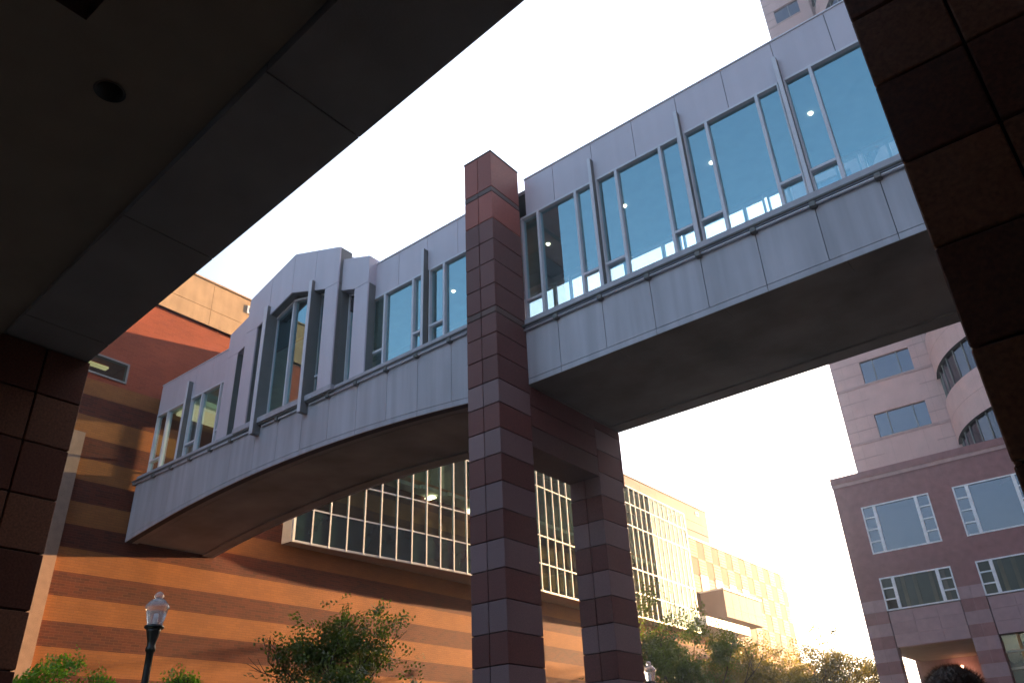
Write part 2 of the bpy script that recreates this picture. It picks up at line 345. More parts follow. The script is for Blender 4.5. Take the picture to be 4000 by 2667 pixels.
def window(x0, x1, z0, z1, mull, trans=(), ztr=8.7, y=YU, parent=sky_w, gmat=GLASS, fm=TRIM, w=0.055, d=0.10, name='window', zt=None):
    """frame with mullions; trans = indices of lights that carry a low transom; pane is the sub-part"""
    f = MB(); zt = zt or (lambda x: z1)
    we = 0.028
    f.box(x0, x0+we, y-0.01, y+d, z0, zt(x0), fm); f.box(x1-we, x1, y-0.01, y+d, z0, zt(x1), fm)
    for x in mull: f.box(x-w/2, x+w/2, y-0.01, y+d, z0, zt(x), fm)
    f.box(x0+we, x1-we, y-0.006, y+d-0.004, z0, z0+0.05, fm)
    e = [x0]+list(mull)+[x1]
    for i in range(len(e)-1):
        a, c = e[i]+w/2, e[i+1]-w/2
        f.prism([(a, zt(a)-0.05), (c, zt(c)-0.05), (c, zt(c)), (a, zt(a))], y-0.006, y+d-0.004, fm)
    for i in trans: f.box(e[i]+w/2, e[i+1]-w/2, y-0.004, y+d-0.008, ztr-0.025, ztr+0.025, fm)
    fo = f.build(name, parent)
    p = MB()
    xx = sorted(set([x0+0.01, x1-0.01]+[m_ for m_ in mull]))
    for i in range(len(xx)-1):
        a, c = xx[i], xx[i+1]; p.face([(a, y+d*0.7, z0+0.01), (c, y+d*0.7, z0+0.01), (c, y+d*0.7, zt(c)-0.01), (a, y+d*0.7, zt(a)-0.01)], gmat)
    p.build('pane', fo); return fo
# right windows between fins
window(PX1-0.15, -6.32, 8.06, HEAD, [-7.71, -6.75], (0, 2), 8.70)
k = 0
while -6.26+1.98*k < XR-0.3:
    a = -6.24+1.98*k; c = min(a+1.88, XR-0.02)
    window(a, c, 8.06, HEAD, [m for m in (a+0.47, a+1.46) if m < c-0.1], (0, 2) if c-a > 1.5 else (), 8.70); k += 1
# left windows
window(-12.81, -10.98, 8.57, HEAD-0.06, [-12.33, -11.38], (0, 2), 9.2)
window(-10.86, -9.0, 8.57, HEAD-0.06, [-10.4, -9.42], (0, 2), 9.2); window(-8.99, PX0+0.1, 8.57, HEAD-0.06, [], ())
window(-22.35, -20.66, 8.57, HEAD-0.16, [-21.75, -20.87], (0, 2), 9.13)
window(-20.52, -18.78, 8.57, HEAD-0.16, [-19.95, -19.03], (0, 2), 9.13)
# back windows
x = XL+0.01
while x < PX1-1.9: window(x, x+1.9, 8.57, 10.72, [x+0.47, x+1.43], (0, 2), 9.2, y=YBL-0.11, name='back_window', gmat=GLASS_B); x += 1.98
x = PX1+0.25
while x < XR-1.9: window(x, x+1.9, 8.06, 10.8, [x+0.47, x+1.46], (0, 2), 8.7, y=YB-0.11, name='back_window', gmat=GLASS_B); x += 1.98
# fins
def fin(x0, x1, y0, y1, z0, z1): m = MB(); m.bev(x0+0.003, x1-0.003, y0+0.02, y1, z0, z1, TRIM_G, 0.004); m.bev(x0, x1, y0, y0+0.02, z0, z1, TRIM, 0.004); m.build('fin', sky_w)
for k in range(8): fin(-6.315+1.985*k, -6.245+1.985*k, YU-0.13, YU+0.05, 8.085, 11.28)
fin(-10.97, -10.90, YU-0.16, YU+0.05, 8.595, 11.28); fin(-20.64, -20.55, YU-0.16, YU+0.05, 8.595, 11.15)
fin(-16.60, -16.46, 10.66, 11.02, 8.16, 11.90); fin(-14.71, -14.60, 10.66, 11.02, 8.16, 11.90)
# rails with brackets
def rail(x0, x1, z, js):
    m = MB(); m.tube((x0, YF-0.075, z), (x1, YF-0.075, z), 0.027, 0.027, TRIM_G, 12); m.tube((x0+0.1, YF-0.045, z-0.075), (x1-0.1, YF-0.045, z-0.075), 0.022, 0.022, TRIM, 10)
    for j in js:
        if x0 < j < x1: m.bev(j-0.05, j+0.05, YF-0.10, YF+0.01, z-0.125, z-0.03, TRIM_G)
    m.build('rail', sky_w)
rail(PX1-0.1, XR, 7.905, jr[1:-1]); rail(-14.6, PX0+0.05, 8.44, jl); rail(-16.46, -14.72, 8.44, jl); rail(XL-0.12, -16.6, 8.44, jl)
# gable bay
CX = -15.58
def gz(x): return 13.22-0.352*abs(x-CX)
def oz(x): return 11.97-0.36*abs(x-CX)
b = MB(); GY = 10.77
ed = [CX-1.9, CX-0.95, CX, CX+0.95, CX+1.9]
for i in range(4):
    a, c = ed[i]+(0 if i == 0 else g), ed[i+1]-(0 if i == 3 else g)
    if i == 0: low = [(a, 11.47), (CX-1.41, 11.47), (c, oz(c))]
    elif i == 3: low = [(a, oz(a)), (CX+1.41, 11.47), (c, 11.47)]
    else: low = [(a, oz(a)), (c, oz(c))]
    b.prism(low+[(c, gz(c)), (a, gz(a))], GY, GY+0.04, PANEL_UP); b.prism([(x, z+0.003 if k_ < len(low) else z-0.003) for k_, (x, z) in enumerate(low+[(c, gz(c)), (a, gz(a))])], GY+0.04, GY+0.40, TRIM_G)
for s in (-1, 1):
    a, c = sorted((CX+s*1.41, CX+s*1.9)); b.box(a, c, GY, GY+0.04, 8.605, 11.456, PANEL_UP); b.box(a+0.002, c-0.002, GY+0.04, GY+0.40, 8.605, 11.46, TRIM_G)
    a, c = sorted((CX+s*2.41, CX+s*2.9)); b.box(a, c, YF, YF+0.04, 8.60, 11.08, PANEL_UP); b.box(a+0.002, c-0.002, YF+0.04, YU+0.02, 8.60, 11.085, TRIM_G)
    # stepped side bay head
    b.prism([(CX+s*1.90, 11.27), (CX+s*2.41, 11.092), (CX+s*2.9, 11.092), (CX+s*2.9, 11.86), (CX+s*1.90, 12.22)][::s], YF, YU+0.2, PANEL_UP)
b.build('gable_panels', sky_w)
b = MB()
for s in (-1, 1):
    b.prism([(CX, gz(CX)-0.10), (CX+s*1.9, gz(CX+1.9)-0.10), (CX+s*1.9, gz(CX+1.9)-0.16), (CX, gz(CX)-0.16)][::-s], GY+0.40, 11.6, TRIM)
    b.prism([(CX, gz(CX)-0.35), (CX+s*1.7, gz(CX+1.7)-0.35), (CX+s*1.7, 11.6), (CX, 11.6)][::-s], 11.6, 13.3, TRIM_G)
b.build('gable_roof', sky_w)
for s in (-1, 1):    # grey reveals of the recesses
    a, c = sorted((CX+s*1.912, CX+s*1.925)); b = MB(); b.box(a, c, YF+0.01, YU+0.12, 8.6, 11.2, TRIM_G); b.build('reveal', sky_w)
    a, c = sorted((CX+s*2.397, CX+s*2.409)); b = MB(); b.box(a, c, YF+0.01, YU+0.12, 8.6, 11.06, TRIM_G); b.build('reveal', sky_w)
window(CX-1.405, CX+1.405, 8.57, 11.9, [-16.5, -15.75, -14.66], (3,), 9.2, y=11.0, zt=lambda x: oz(x)-0.0)
window(CX-2.39, CX-1.93, 8.57, 11.2, [], (), y=YU, zt=lambda x: 11.27-0.35*(abs(x-CX)-1.9)); window(CX+1.93, CX+2.39, 8.57, 11.2, [], (), y=YU, zt=lambda x: 11.27-0.35*(abs(x-CX)-1.9))
# ceiling lights inside
for k in range(-1, 5):
    b = MB(); x = -8.31+2.03*k if k >= 0 else -11.2; b.lathe(x, 12.35, [(0.0, 10.83), (0.035, 10.83), (0.045, 10.845), (0.05, 10.86)], WARM, 16); b.build('ceiling_light', sky_w)
b = MB(); b.box(-22.1, -21.2, 11.6, 13.0, 10.70, 10.80, GLOW); b.build('ceiling_light', sky_w)
b = MB(); b.box(-20.0, -18.9, 12.9, 13.1, 9.6, 9.75, GLOW); b.build('ceiling_light', sky_w)

# ------------------------------------------------------------------ skyway pier: two columns and a lintel
def block_column(name, x0, x1, y0, y1, zs, mats, cols, parent, side_cols=1):
    """stacked stone blocks with open joints; zs joint heights from top to bottom"""
    m = MB(); m.amp = 0.14; m.rnd = random.Random(int(y0*100)); m.box(x0+0.03, x1-0.03, y0+0.03, y1-0.03, zs[-1], zs[0]-0.01, GROUT)
    wx = (x1-x0)/cols; wy = (y1-y0)/side_cols; j = 0.007
    for i in range(len(zs)-1):
        zt_, zb_ = zs[i], zs[i+1]; mt = mats[i]
        for a in range(cols):
            for c in range(side_cols):
                m.bev(x0+a*wx+(j if a else 0), x0+(a+1)*wx-(j if a < cols-1 else 0), y0+c*wy+(j if c else 0), y0+(c+1)*wy-(j if c < side_cols-1 else 0), zb_+j, zt_-j, mt, 0.007)
    return m.build(name, parent)
pier = thing('skyway_pier', 'tall pair of banded stone columns joined by a lintel, carrying the footbridge', 'bridge pier', (-8.37, 12, 0))
zs = [11.83, 10.90, 10.77, 10.09, 9.58, 9.07, 8.54, 8.03, 7.89, 7.46, 6.99, 6.50, 6.04, 5.56, 5.09, 4.60, 4.12, 3.64, 3.17, 2.69, 2.21, 1.74, 1.26, 0.78, 0.30, -0.18, -0.66, -1.14, G]
mt = [BLOCK_R, BLOCK_M]+[BLOCK_D]*5+[BLOCK_M]+[BLOCK_D]*3
light = True
mt = [BLOCK_R, BLOCK_M, BLOCK_R, BLOCK_D, BLOCK_D, BLOCK_D, BLOCK_D, BLOCK_M, BLOCK_D, BLOCK_D, BLOCK_D, BLOCK_L]
while len(mt) < len(zs)-1: mt.append(BLOCK_D if mt[-1] is BLOCK_L else BLOCK_L)
block_column('column', PX0, PX1, 10.0, 10.92, zs, mt, 2, pier)
m = MB(); m.bev(PX0-0.01, PX1+0.01, 9.99, 10.93, 11.82, 11.86, GROUT); m.build('cap', pier)
z2 = [z for z in zs if z < 6.7]; z2[0] = 6.50; z2 = [6.68]+z2; m2 = [BLOCK_D]+mt[len(zs)-len(z2)+1-1+0:]
m2 = [BLOCK_D]; 
for i in range(1, len(z2)-1): m2.append(mt[zs.index(z2[i])])
block_column('column', PX0, PX1, 13.09, 13.98, z2, m2, 2, pier)
b = MB(); b.box(PX0+0.02, PX1-0.02, 10.93, 13.08, 5.47, 6.67, GROUT)
for i, (z0, z1) in enumerate(((5.46, 5.86), (5.875, 6.27), (6.285, 6.67))): b.bev(PX0, PX1, 10.925, 13.085, z0, z1, (BLOCK_M, BLOCK_D, BLOCK_D)[i], 0.006)
b.box(PX0, PX1, 13.99, 14.04, 5.46, 6.67, BLOCK_D)
b.build('lintel', pier)

# ------------------------------------------------------------------ long brick building on the left
hall = thing('brick_building', 'long brick building with tan and red bands and a projecting curved glass wall', 'building', (-25, 25, 0))
def interp(tab, y):
    if y <= tab[0][0]: return tab[0][1]
    for (a, p), (c, q) in zip(tab, tab[1:]):
        if y <= c: return p+(q-p)*(y-a)/(c-a)
    return tab[-1][1]
WT = [(-40, -25.0), (-5, -23.4), (9.3, -22.56), (12, -22.36), (16.8, -22.08), (22, -21.92), (30, -21.80), (40, -21.75), (52, -21.7), (64, -22.2)]
CT = [(16.04, -21.64), (17.65, -21.50), (19.17, -21.29), (21.08, -21.03), (23.77, -20.79), (28.13, -20.62), (30.94, -20.69), (37.4, -20.92), (41, -21.02), (43.6, -21.11)]
b = MB(); ys = [-40+k*2 for k in range(53)]
ZW = 11.2
for y0, y1 in zip(ys, ys[1:]):
    a, c = interp(WT, y0), interp(WT, y1)
    b.face([(a, y0, G), (a, y0, ZW if y0 < 44 else 7.57), (c, y1, ZW if y0 < 44 else 7.57), (c, y1, G)][::-1], BANDED, True)
    b.face([(a, y0, ZW if y0 < 44 else 7.57), (a-1.6, y0, ZW if y0 < 44 else 7.57), (c-1.6, y1, ZW if y0 < 44 else 7.57), (c, y1, ZW if y0 < 44 else 7.57)][::-1], BEIGE)
me = b.build('banded_wall', hall)
b = MB(); b.box(-30, -24.6, -40, 62.6, 7.6, 14.2, INT_DARK)
b.box(-24.6, -23.0, -40, 62.6, 7.6, 11.60, REDBRICK); b.box(-24.6, -23.0, -40, 62.6, 12.28, 14.198, REDBRICK)
for y0, y1 in ((-40, -2), (1.6, 6.7), (10.28, 11.95), (15.4, 62.6)): b.box(-24.6, -23.0, y0, y1, 11.60, 12.28, REDBRICK)
b.box(-30, -22.6, 62.5, 64, G, 7.5, REDBRICK); b.build('upper_wall', hall)
for y0, y1 in ((7.2, 9.9), (12.4, 14.6)): b = MB(); b.box(-23.75, -23.55, y0, y1, 12.20, 12.26, GLOW); b.build('strip_light', hall)
# parapet with panels
b = MB(); b.box(-30, -22.94, -40, 50.7, 14.70, 16.38, GAP); b.box(-30, -22.985, 33, 50.7, 14.2, 14.71, BEIGE); b.box(-30, -23.0, -40, 32.99, 14.2, 14.69, REDBRICK)
py = [-39.2+3.05*k for k in range(17)]; py = [y for y in py if y < 12]+[12.6, 15.65, 18.7, 21.75, 24.8, 27.85, 30.9, 33.9, 36, 37.9, 39.9, 41.9, 43.85, 45.8, 47.8, 49.75, 50.7]
for y0, y1 in zip(py, py[1:]):
    if y1-y0 < 0.3: continue
    mm = CREAM if y0 < 33 else TERRA
    b.box(-22.96, -22.90, y0+g, y1-g, 14.70, 15.325, mm); b.box(-22.96, -22.90, y0+g, y1-g, 15.34, 16.40, mm)
    if y0 > 33: b.box(-22.985, -22.93, y0+g, y1-g, 14.21, 14.69, mm)
b.box(-30, -22.86, -40, 50.72, 16.40, 16.46, CREAM)
b.box(-30, -22.95, 50.7, 50.75, 14.2, 16.4, TERRA)
b.build('parapet', hall)
# vents
for (y, z, s) in ((14.25, 16.02-0.03, 0.16), (49.3, 16.0, 0.13)):
    v = MB(); v.box(-22.91, -22.87, y-s*1.6, y+s*1.6, z-s, z+s, WFRAME); v.box(-22.90, -22.865, y-s*1.1, y+s*1.1, z-s*0.6, z+s*0.6, GAP); v.build('vent', hall)
# strip windows in the red brick
def wall_window(x, y0, y1, z0, z1, name='window', n=1, gm=OFFGLASS, fm=WFRAME):
    f = MB(); t = 0.06
    f.box(x-0.12, x+0.035, y0, y0+t, z0, z1, fm); f.box(x-0.12, x+0.035, y1-t, y1, z0, z1, fm); f.box(x-0.12, x+0.035, y0+t, y1-t, z0, z0+t, fm); f.box(x-0.12, x+0.035, y0+t, y1-t, z1-t, z1, fm)
    for k in range(1, n): yy = y0+(y1-y0)*k/n; f.box(x-0.1, x+0.03, yy-0.03, yy+0.03, z0+t, z1-t, fm)
    fo = f.build(name, hall); p = MB(); p.face([(x+0.01, y0+0.02, z0+0.02), (x+0.01, y1-0.02, z0+0.02), (x+0.01, y1-0.02, z1-0.02), (x+0.01, y0+0.02, z1-0.02)], gm); p.build('pane', fo)
wall_window(-23.0, 6.7, 10.28, 11.60, 12.28, n=1, gm=CWGLASS, fm=TRIM_G); wall_window(-23.0, 11.95, 15.4, 11.60, 12.28, n=1, gm=CWGLASS, fm=TRIM_G)
wall_window(-23.0, -2, 1.6, 11.60, 12.28, n=2)
# pilaster
b = MB(); b.box(-23.3, -22.44, 7.6, 9.22, G, 9.5, BEIGE); b.build('pilaster', hall)
# curtain wall
CB, CTZ = 7.53, 14.38
cy = [16.04]; st = 0.0
while cy[-1] < 43.3: cy.append(cy[-1]+(0.69 if cy[-1] < 24 else 0.69-0.10*min(1, (cy[-1]-24)/5)-0.04*max(0, min(1, (cy[-1]-30)/10))))
cx = [interp(CT, y) for y in cy]
cw = MB()
for i, (x, y) in enumerate(zip(cx, cy)):
    wd = 0.05 if 0 < i < len(cy)-1 else 0.09
    cw.box(x-0.06, x+0.022, y-wd/2, y+wd/2, CB, CTZ, WHITE)
trs = [CB, 8.70, 9.92, 12.18, 13.37, CTZ-0.05]
for i in range(len(cy)-1):
    for z in trs:
        h = 0.07 if z in (CB, CTZ-0.05) else 0.05
        cw.hexa([(cx[i]-0.08, cy[i]+0.03), (cx[i]+0.016, cy[i]+0.03), (cx[i+1]+0.016, cy[i+1]-0.03), (cx[i+1]-0.08, cy[i+1]-0.03)][::-1], z, z+h, WHITE)
# end cheeks, soffit, roof of the box
for k in (0, -1):
    cw.box(-23.1, cx[k]-0.0, cy[k]-0.05-(0.12 if k else 0.04), cy[k]-0.05, CB, CTZ, WHITE) if k == 0 else cw.box(-23.1, cx[k], cy[k]+0.05, cy[k]+0.13, CB, CTZ, WHITE)
cwo = cw.build('curtain_wall', hall)
lin = MB(); lin.box(-22.9, cx[-1]-0.12, cy[-1]-0.04, cy[-1]+0.04, CB+0.03, CTZ-0.03, INT_DARK); lin.build('inner_lining', cwo)
s = MB(); s2_ = MB()
for i in range(len(cy)-1):
    q = [(cx[i], cy[i]), (cx[i+1], cy[i+1]), (-23.0, cy[i+1]), (-23.0, cy[i])]
    s.face([(x, y, CB+0.002) for x, y in q], BEIGE); s2_.face([(x, y, CTZ) for x, y in q], BEIGE)
s.build('soffit', cwo); s2_.build('box_roof', cwo)
gp = MB(); sp_ = MB()
for i in range(len(cy)-1):
    q = lambda z0, z1, off: [(cx[i]-off, cy[i], z0), (cx[i+1]-off, cy[i+1], z0), (cx[i+1]-off, cy[i+1], z1), (cx[i]-off, cy[i], z1)]
    gp.face(q(8.72, CTZ, 0.005), CWGLASS)
    if cy[i] < 27: sp_.face(q(CB, 8.72, 0.005), SPANDREL)
    else: gp.face(q(CB, 8.72, 0.005), CWGLASS)
gp.build('glazing', cwo); sp_.build('spandrel', cwo)
# floors and inner wall behind the glazing
it = MB()
ICT = mat('inner_green_grey', (0.13, 0.16, 0.13), 0.8, 0, 0.5, 0.8); ICP = mat('inner_slab', (0.42, 0.44, 0.36), 0.8)
for y0, y1 in zip(cy[::2], cy[2::2]):
    for z in (10.6, 14.2): it.hexa([(-24.8, y0), (min(interp(CT, y0), interp(CT, y1))-0.25, y0), (min(interp(CT, y0), interp(CT, y1))-0.25, y1), (-24.8, y1)], z, z+0.15, ICP)
for y in cy[3::8]: it.box(-22.6, -22.2, y-0.2, y+0.2, CB+0.01, 14.2, ICP)
it.box(-22.95, -22.9, 16.1, 43.3, CB+0.05, 14.1, ICT)
it.build('inner_wall', cwo)
for y in (22.5, 24.9): l = MB(); l.box(-21.9, -21.5, y-0.12, y+0.12, 10.5, 10.56, WARM); l.build('inner_light', cwo)
# checkered wall beyond
ck = MB(); ck.box(-24, -22.93, 43.8, 62.6, 7.3, 14.08, REDBRICK)
CKO = mat('checker_orange', (0.14, 0.055, 0.024), 0.8, 0, 0.1, 4); CKY = mat('checker_yellow', (0.55, 0.42, 0.26), 0.8, 0, 0.08, 4)
r_ = 0; z = 14.05
while z > 7.2:
    c_ = 0; y = 44.25
    while y < 62.4:
        inwin = any(abs((y+0.52)-yy) < 0.55 for yy in (48.85, 50.95, 53.05, 55.15)) and 10.7 < z-1.14 < 11.9 and False
        m_ = CKY if (r_+c_) % 2 else CKO
        if m_ is CKY:
            for q in range(6): ck.box(-22.93, -22.88, y+0.01, y+1.04, z-1.14+q*0.19+0.02, z-1.14+q*0.19+0.185, m_)
        else: ck.box(-22.93, -22.895, y+0.005, y+1.045, z-1.14, z-0.005, m_)
        y += 1.05; c_ += 1
    z -= 1.145; r_ += 1
ck.box(-24, -22.84, 43.8, 62.65, 14.08, 14.20, WHITE); ck.build('checkered_wall', hall)
for y in (48.4, 50.5, 52.6, 54.6): wall_window(-22.87, y, y+0.95, 10.72, 11.85, gm=OFFGLASS)
b = MB(); b.box(-22.87, -21.3, 47.9, 53.4, 9.0, 10.62, TERRA)
for y in (49.0, 50.05, 51.1, 52.2): b.box(-21.31, -21.296, y-0.006, y+0.006, 9.0, 10.62, GAP)
b.box(-21.31, -21.296, 47.92, 53.38, 9.58, 9.592, GAP); b.box(-22.87, -21.24, 47.86, 53.46, 10.62, 10.72, WHITE); b.build('projecting_box', hall)
b = MB(); b.box(-22.87, -20.8, 43.9, 49.7, 8.0, 8.48, WHITE); b.build('canopy', hall)
b = MB(); b.box(-30, -22.2, 43.9, 64, 7.45, 7.57, BEIGE); b.build('ledge', hall)

# ------------------------------------------------------------------ office building with tower on the right
off = thing('office_building', 'mauve stone office block with white framed windows and a pink stone tower', 'building', (-2, 52, 0))
D = 46.0
b = MB(); b.amp = 0.06
X0, X1 = -12.9, 14.0
# front wall pieces around openings; u list of openings per row
def wall_with_openings(m, x0, x1, z0, z1, ops, y0, y1, mt_):
    ops = sorted(ops); x = x0
    for (a, c, p, q) in ops:
        if a > x: m.box(x, a, y0, y1, z0, z1, mt_)
        if p > z0: m.box(a, c, y0, y1, z0, p, mt_)
        if q < z1: m.box(a, c, y0, y1, q, z1, mt_)
        x = c
    if x < x1: m.box(x, x1, y0, y1, z0, z1, mt_)
wx = [-11.66+4.67*k for k in range(5)]
up = [(x, x+3.5, 10.51, 13.08) for x in wx]; lo = [(x-0.02, x+3.5, 7.60, 9.26) for x in wx]
wall_with_openings(b, X0, X1, 9.9, 14.3, up, D, D+0.4, MAROON)
wall_with_openings(b, X0, X1, 7.6, 9.9, lo, D, D+0.4, MAROON)
# banded piers and mauve spandrels
for k in range(-1, 5):
    a = X0 if k < 0 else wx[k]+3.5; c = wx[0]-0.02 if k < 0 else (wx[k+1]-0.02 if k < 4 else X1)
    z = 8.2; i = 0
    while z > G:
        zb_ = max(z-0.6, G); m_ = MAUVE if i % 2 == 0 else MAROON
        nn = max(1, round((c-a)/0.6))
        for q in range(nn):
            b.box(a+(c-a)*q/nn+0.006, a+(c-a)*(q+1)/nn-0.006, D-0.02, D+0.6, zb_+0.005, z-0.005, m_)
        z -= 0.6; i += 1
    b.box(a+0.02, c-0.02, D, D+0.58, G, 8.2, PINK_D)
for k in range(5):
    a, c = wx[k]-0.02, wx[k]+3.5
    for i in range(3):
        for q in range(3):
            b.box(a+0.03+(c-a-0.06)*q/3+0.004, a+0.03+(c-a-0.06)*(q+1)/3-0.004, D+0.03, D+0.4, 5.82+i*0.585+0.004, 5.82+(i+1)*0.585-0.004, MAUVE)
b.box(X0, X1, D+0.05, D+0.38, 14.3, 15.0, MAROON); b.box(X0-0.03, X1, D-0.05, D+0.05, 14.42, 14.62, PINK_D); b.box(X0-0.03, X1, D-0.08, D+0.4, 14.62, 15.0, MAROON); b.box(X0, X1, D-0.01, D+0.05, 14.3, 14.42, MAROON)
b.box(X0, X0+0.4, D+0.4, 56.6, 6.0, 15.0, MAROON)   # left flank above the open arcade
b.box(X0, X0+0.4, 54.2, 56.6, G, 6.0, MAROON)
b.box(X0, X1, 54.0, 54.2, G, 6.0, MAUVE); b.box(X0+0.4, X1, D+0.6, 54, 5.9, 6.0, CONC)
b.box(X0, X1, 56.2, 56.6, G, 15, MAROON); b.box(X1-0.4, X1, D+0.4, 56.6, G, 15, MAROON); b.box(X0+0.4, X1-0.4, D+0.4, 56.2, 14.5, 14.6, CONC)
b.build('stone_wall', off)
b = MB(); b.box(X0+0.45, X1-0.45, D+3.0, D+3.1, 6.1, 14.4, INT_DARK); b.box(X0+0.45, X1-0.45, D+0.5, D+3, 10.0, 10.2, INT_C); b.build('office_inner_wall', off)
OFFGLASS_L = glass_mat('office_glass_low', (0.45, 0.40, 0.34), 0.03, 0.0, (0.9, 0.85, 0.8), 0.12)
def office_window(x, w_, z0, z1, rows, y=D, gm=OFFGLASS):
    f = MB(); t = 0.07
    f.box(x, x+t, y-0.03, y+0.12, z0, z1, WFRAME); f.box(x+w_-t, x+w_, y-0.03, y+0.12, z0, z1, WFRAME); f.box(x+t, x+w_-t, y-0.03, y+0.12, z0, z0+t, WFRAME); f.box(x+t, x+w_-t, y-0.03, y+0.12, z1-t, z1, WFRAME)
    for m_ in (x+0.67, x+w_-0.67): f.box(m_-0.08, m_+0.08, y-0.03, y+0.12, z0+t, z1-t, WFRAME)
    for k in range(1, rows):
        z = z0+(z1-z0)*k/rows
        f.box(x+t, x+0.59, y-0.02, y+0.1, z-0.035, z+0.035, WFRAME); f.box(x+w_-0.59, x+w_-t, y-0.02, y+0.1, z-0.035, z+0.035, WFRAME)
    fo = f.build('window', off); p = MB(); p.face([(x+0.01, y+0.04, z0+0.01), (x+w_-0.01, y+0.04, z0+0.01), (x+w_-0.01, y+0.04, z1-0.01), (x+0.01, y+0.04, z1-0.01)], gm); p.build('pane', fo)
for x in wx: office_window(x, 3.5, 10.51, 13.08, 4); office_window(x-0.02, 3.52, 7.60, 9.26, 3, gm=OFFGLASS_L)
for x in wx:
    for q in (0.9, 1.5, 2.3, 2.9): l = MB(); l.box(x+q-0.1, x+q+0.1, D+0.9, D+0.95, 7.3, 9.9, BEIGE if q > 1 else CREAM); l.build('blind', off)
# ground floor timber framed shopfront in the second bay
OAK = mat('orange_frame', (0.42, 0.20, 0.05), 0.5); PALE = mat('pale_bar', (0.5, 0.45, 0.33), 0.5)
for k in (1, 2, 3, 4):
    f = MB(); a, c = wx[k]+0.02, wx[k]+3.48
    for x in (a+0.7, a+1.7, a+2.7): f.box(x-0.06, x+0.06, D+0.3, D+0.42, G, 5.8, OAK)
    for z in (5.05, 4.3, 3.55, 2.8, 2.0, 1.0): f.box(a, c, D+0.28, D+0.4, z-0.05, z+0.05, PALE)
    fo = f.build('shop_window', off); p = MB(); p.face([(a, D+0.41, G), (c, D+0.41, G), (c, D+0.41, 5.8), (a, D+0.41, 5.8)], SPANDREL); p.build('pane', fo)
for (x, z) in ((-10.42, 5.35), (-10.48, 5.02), (-10.3, 4.78)):
    l = MB(); l.lathe(x, 53.5, [(0.0, z+0.1), (0.07, z+0.06), (0.09, z), (0.05, z-0.07), (0.0, z-0.09)], REDLAMP, 12); l.build('wall_lamp', off)
# tower
T = 53.0
tw = MB(); TX0, TX1 = -13.1, 12.0
rows = []
z = 19.2
k = 0
while z < 70: rows.append(z); z += 3.83
ops = lambda z: [(-11.18, -8.0, z, z+1.65)]
zprev = 14.6
for i, z in enumerate(rows):
    xl = TX0 if z < 50 else -10.85
    wxx = [(-11.18, -8.0, z, z+1.65)] if z < 50 else [(-10.05, -7.95, z, z+1.9)]
    z0 = z-2.2 if i else 14.6; z1 = z+1.63
    # cladding rows with joints
    wall_with_openings(tw, xl, -6.3, z0, z1+0.0, wxx, T, T+0.4, PINK)
    for zz in (z-0.02, z+0.75, z+1.66, z-1.1): 
        if z0 < zz < z1+0.05: tw.box(xl, wxx[0][0]-0.0, T-0.012, T, zz-0.03, zz+0.03, PINK_D); tw.box(wxx[0][1], -6.4, T-0.012, T, zz-0.03, zz+0.03, PINK_D)
    tw.box(xl, -6.4, T-0.03, T, z-0.18, z-0.04, PINK_D)
for x in (-12.4, -11.6, -10.6, -9.6, -8.6, -7.6, -7.0):
    tw.box(x-0.008, x+0.008, T-0.013, T-0.001, 14.6, 19.0, PINK_D)
for x in (-12.4, -11.6, -7.6, -7.0): tw.box(x-0.008, x+0.008, T-0.013, T-0.001, 19.0, 50.0, PINK_D)
tw.box(TX0, TX0+0.4, T+0.4, 56, 14.6, 50.2, PINK); tw.box(-10.85, -10.5, T+0.4, 56, 50.2, 71, PINK); tw.box(TX0, -6.3, T+0.4, 56, 50.0, 50.2, PINK_D)
tw.box(-10.5, TX1, 55.6, 56, 14.6, 71, PINK); tw.box(TX1-0.4, TX1, T, 55.6, 14.6, 71, PINK); tw.box(7.3, TX1-0.4, T, T+0.4, 14.6, 71, PINK); tw.box(-10.85, TX1, T, 56, 71, 71.4, PINK_D)
tw.box(TX0+0.4, TX1-0.4, T+2.5, T+2.6, 14.6, 50, INT_DARK); tw.box(-10.5, TX1-0.4, T+2.5, T+2.6, 50, 71, INT_DARK)
# pilaster high on the tower
tw.box(-7.85, -7.05, T-0.25, T, 50.2, 71, PINK)
tw.build('tower_wall', off)
for z in rows:
    f = MB(); a, c, h = (-11.18, -8.0, 1.65) if z < 50 else (-10.05, -7.95, 1.9)
    for x in (a+0.8, c-0.8) if z < 50 else (a+1.2,): f.box(x-0.03, x+0.03, T+0.1, T+0.2, z, z+h, TRIM_G)
    f.box(a, c, T+0.08, T+0.2, z, z+0.05, TRIM_G)
    fo = f.build('tower_window', off); p = MB(); p.face([(a, T+0.15, z), (c, T+0.15, z), (c, T+0.15, z+h), (a, T+0.15, z+h)], OFFGLASS); p.build('pane', fo)
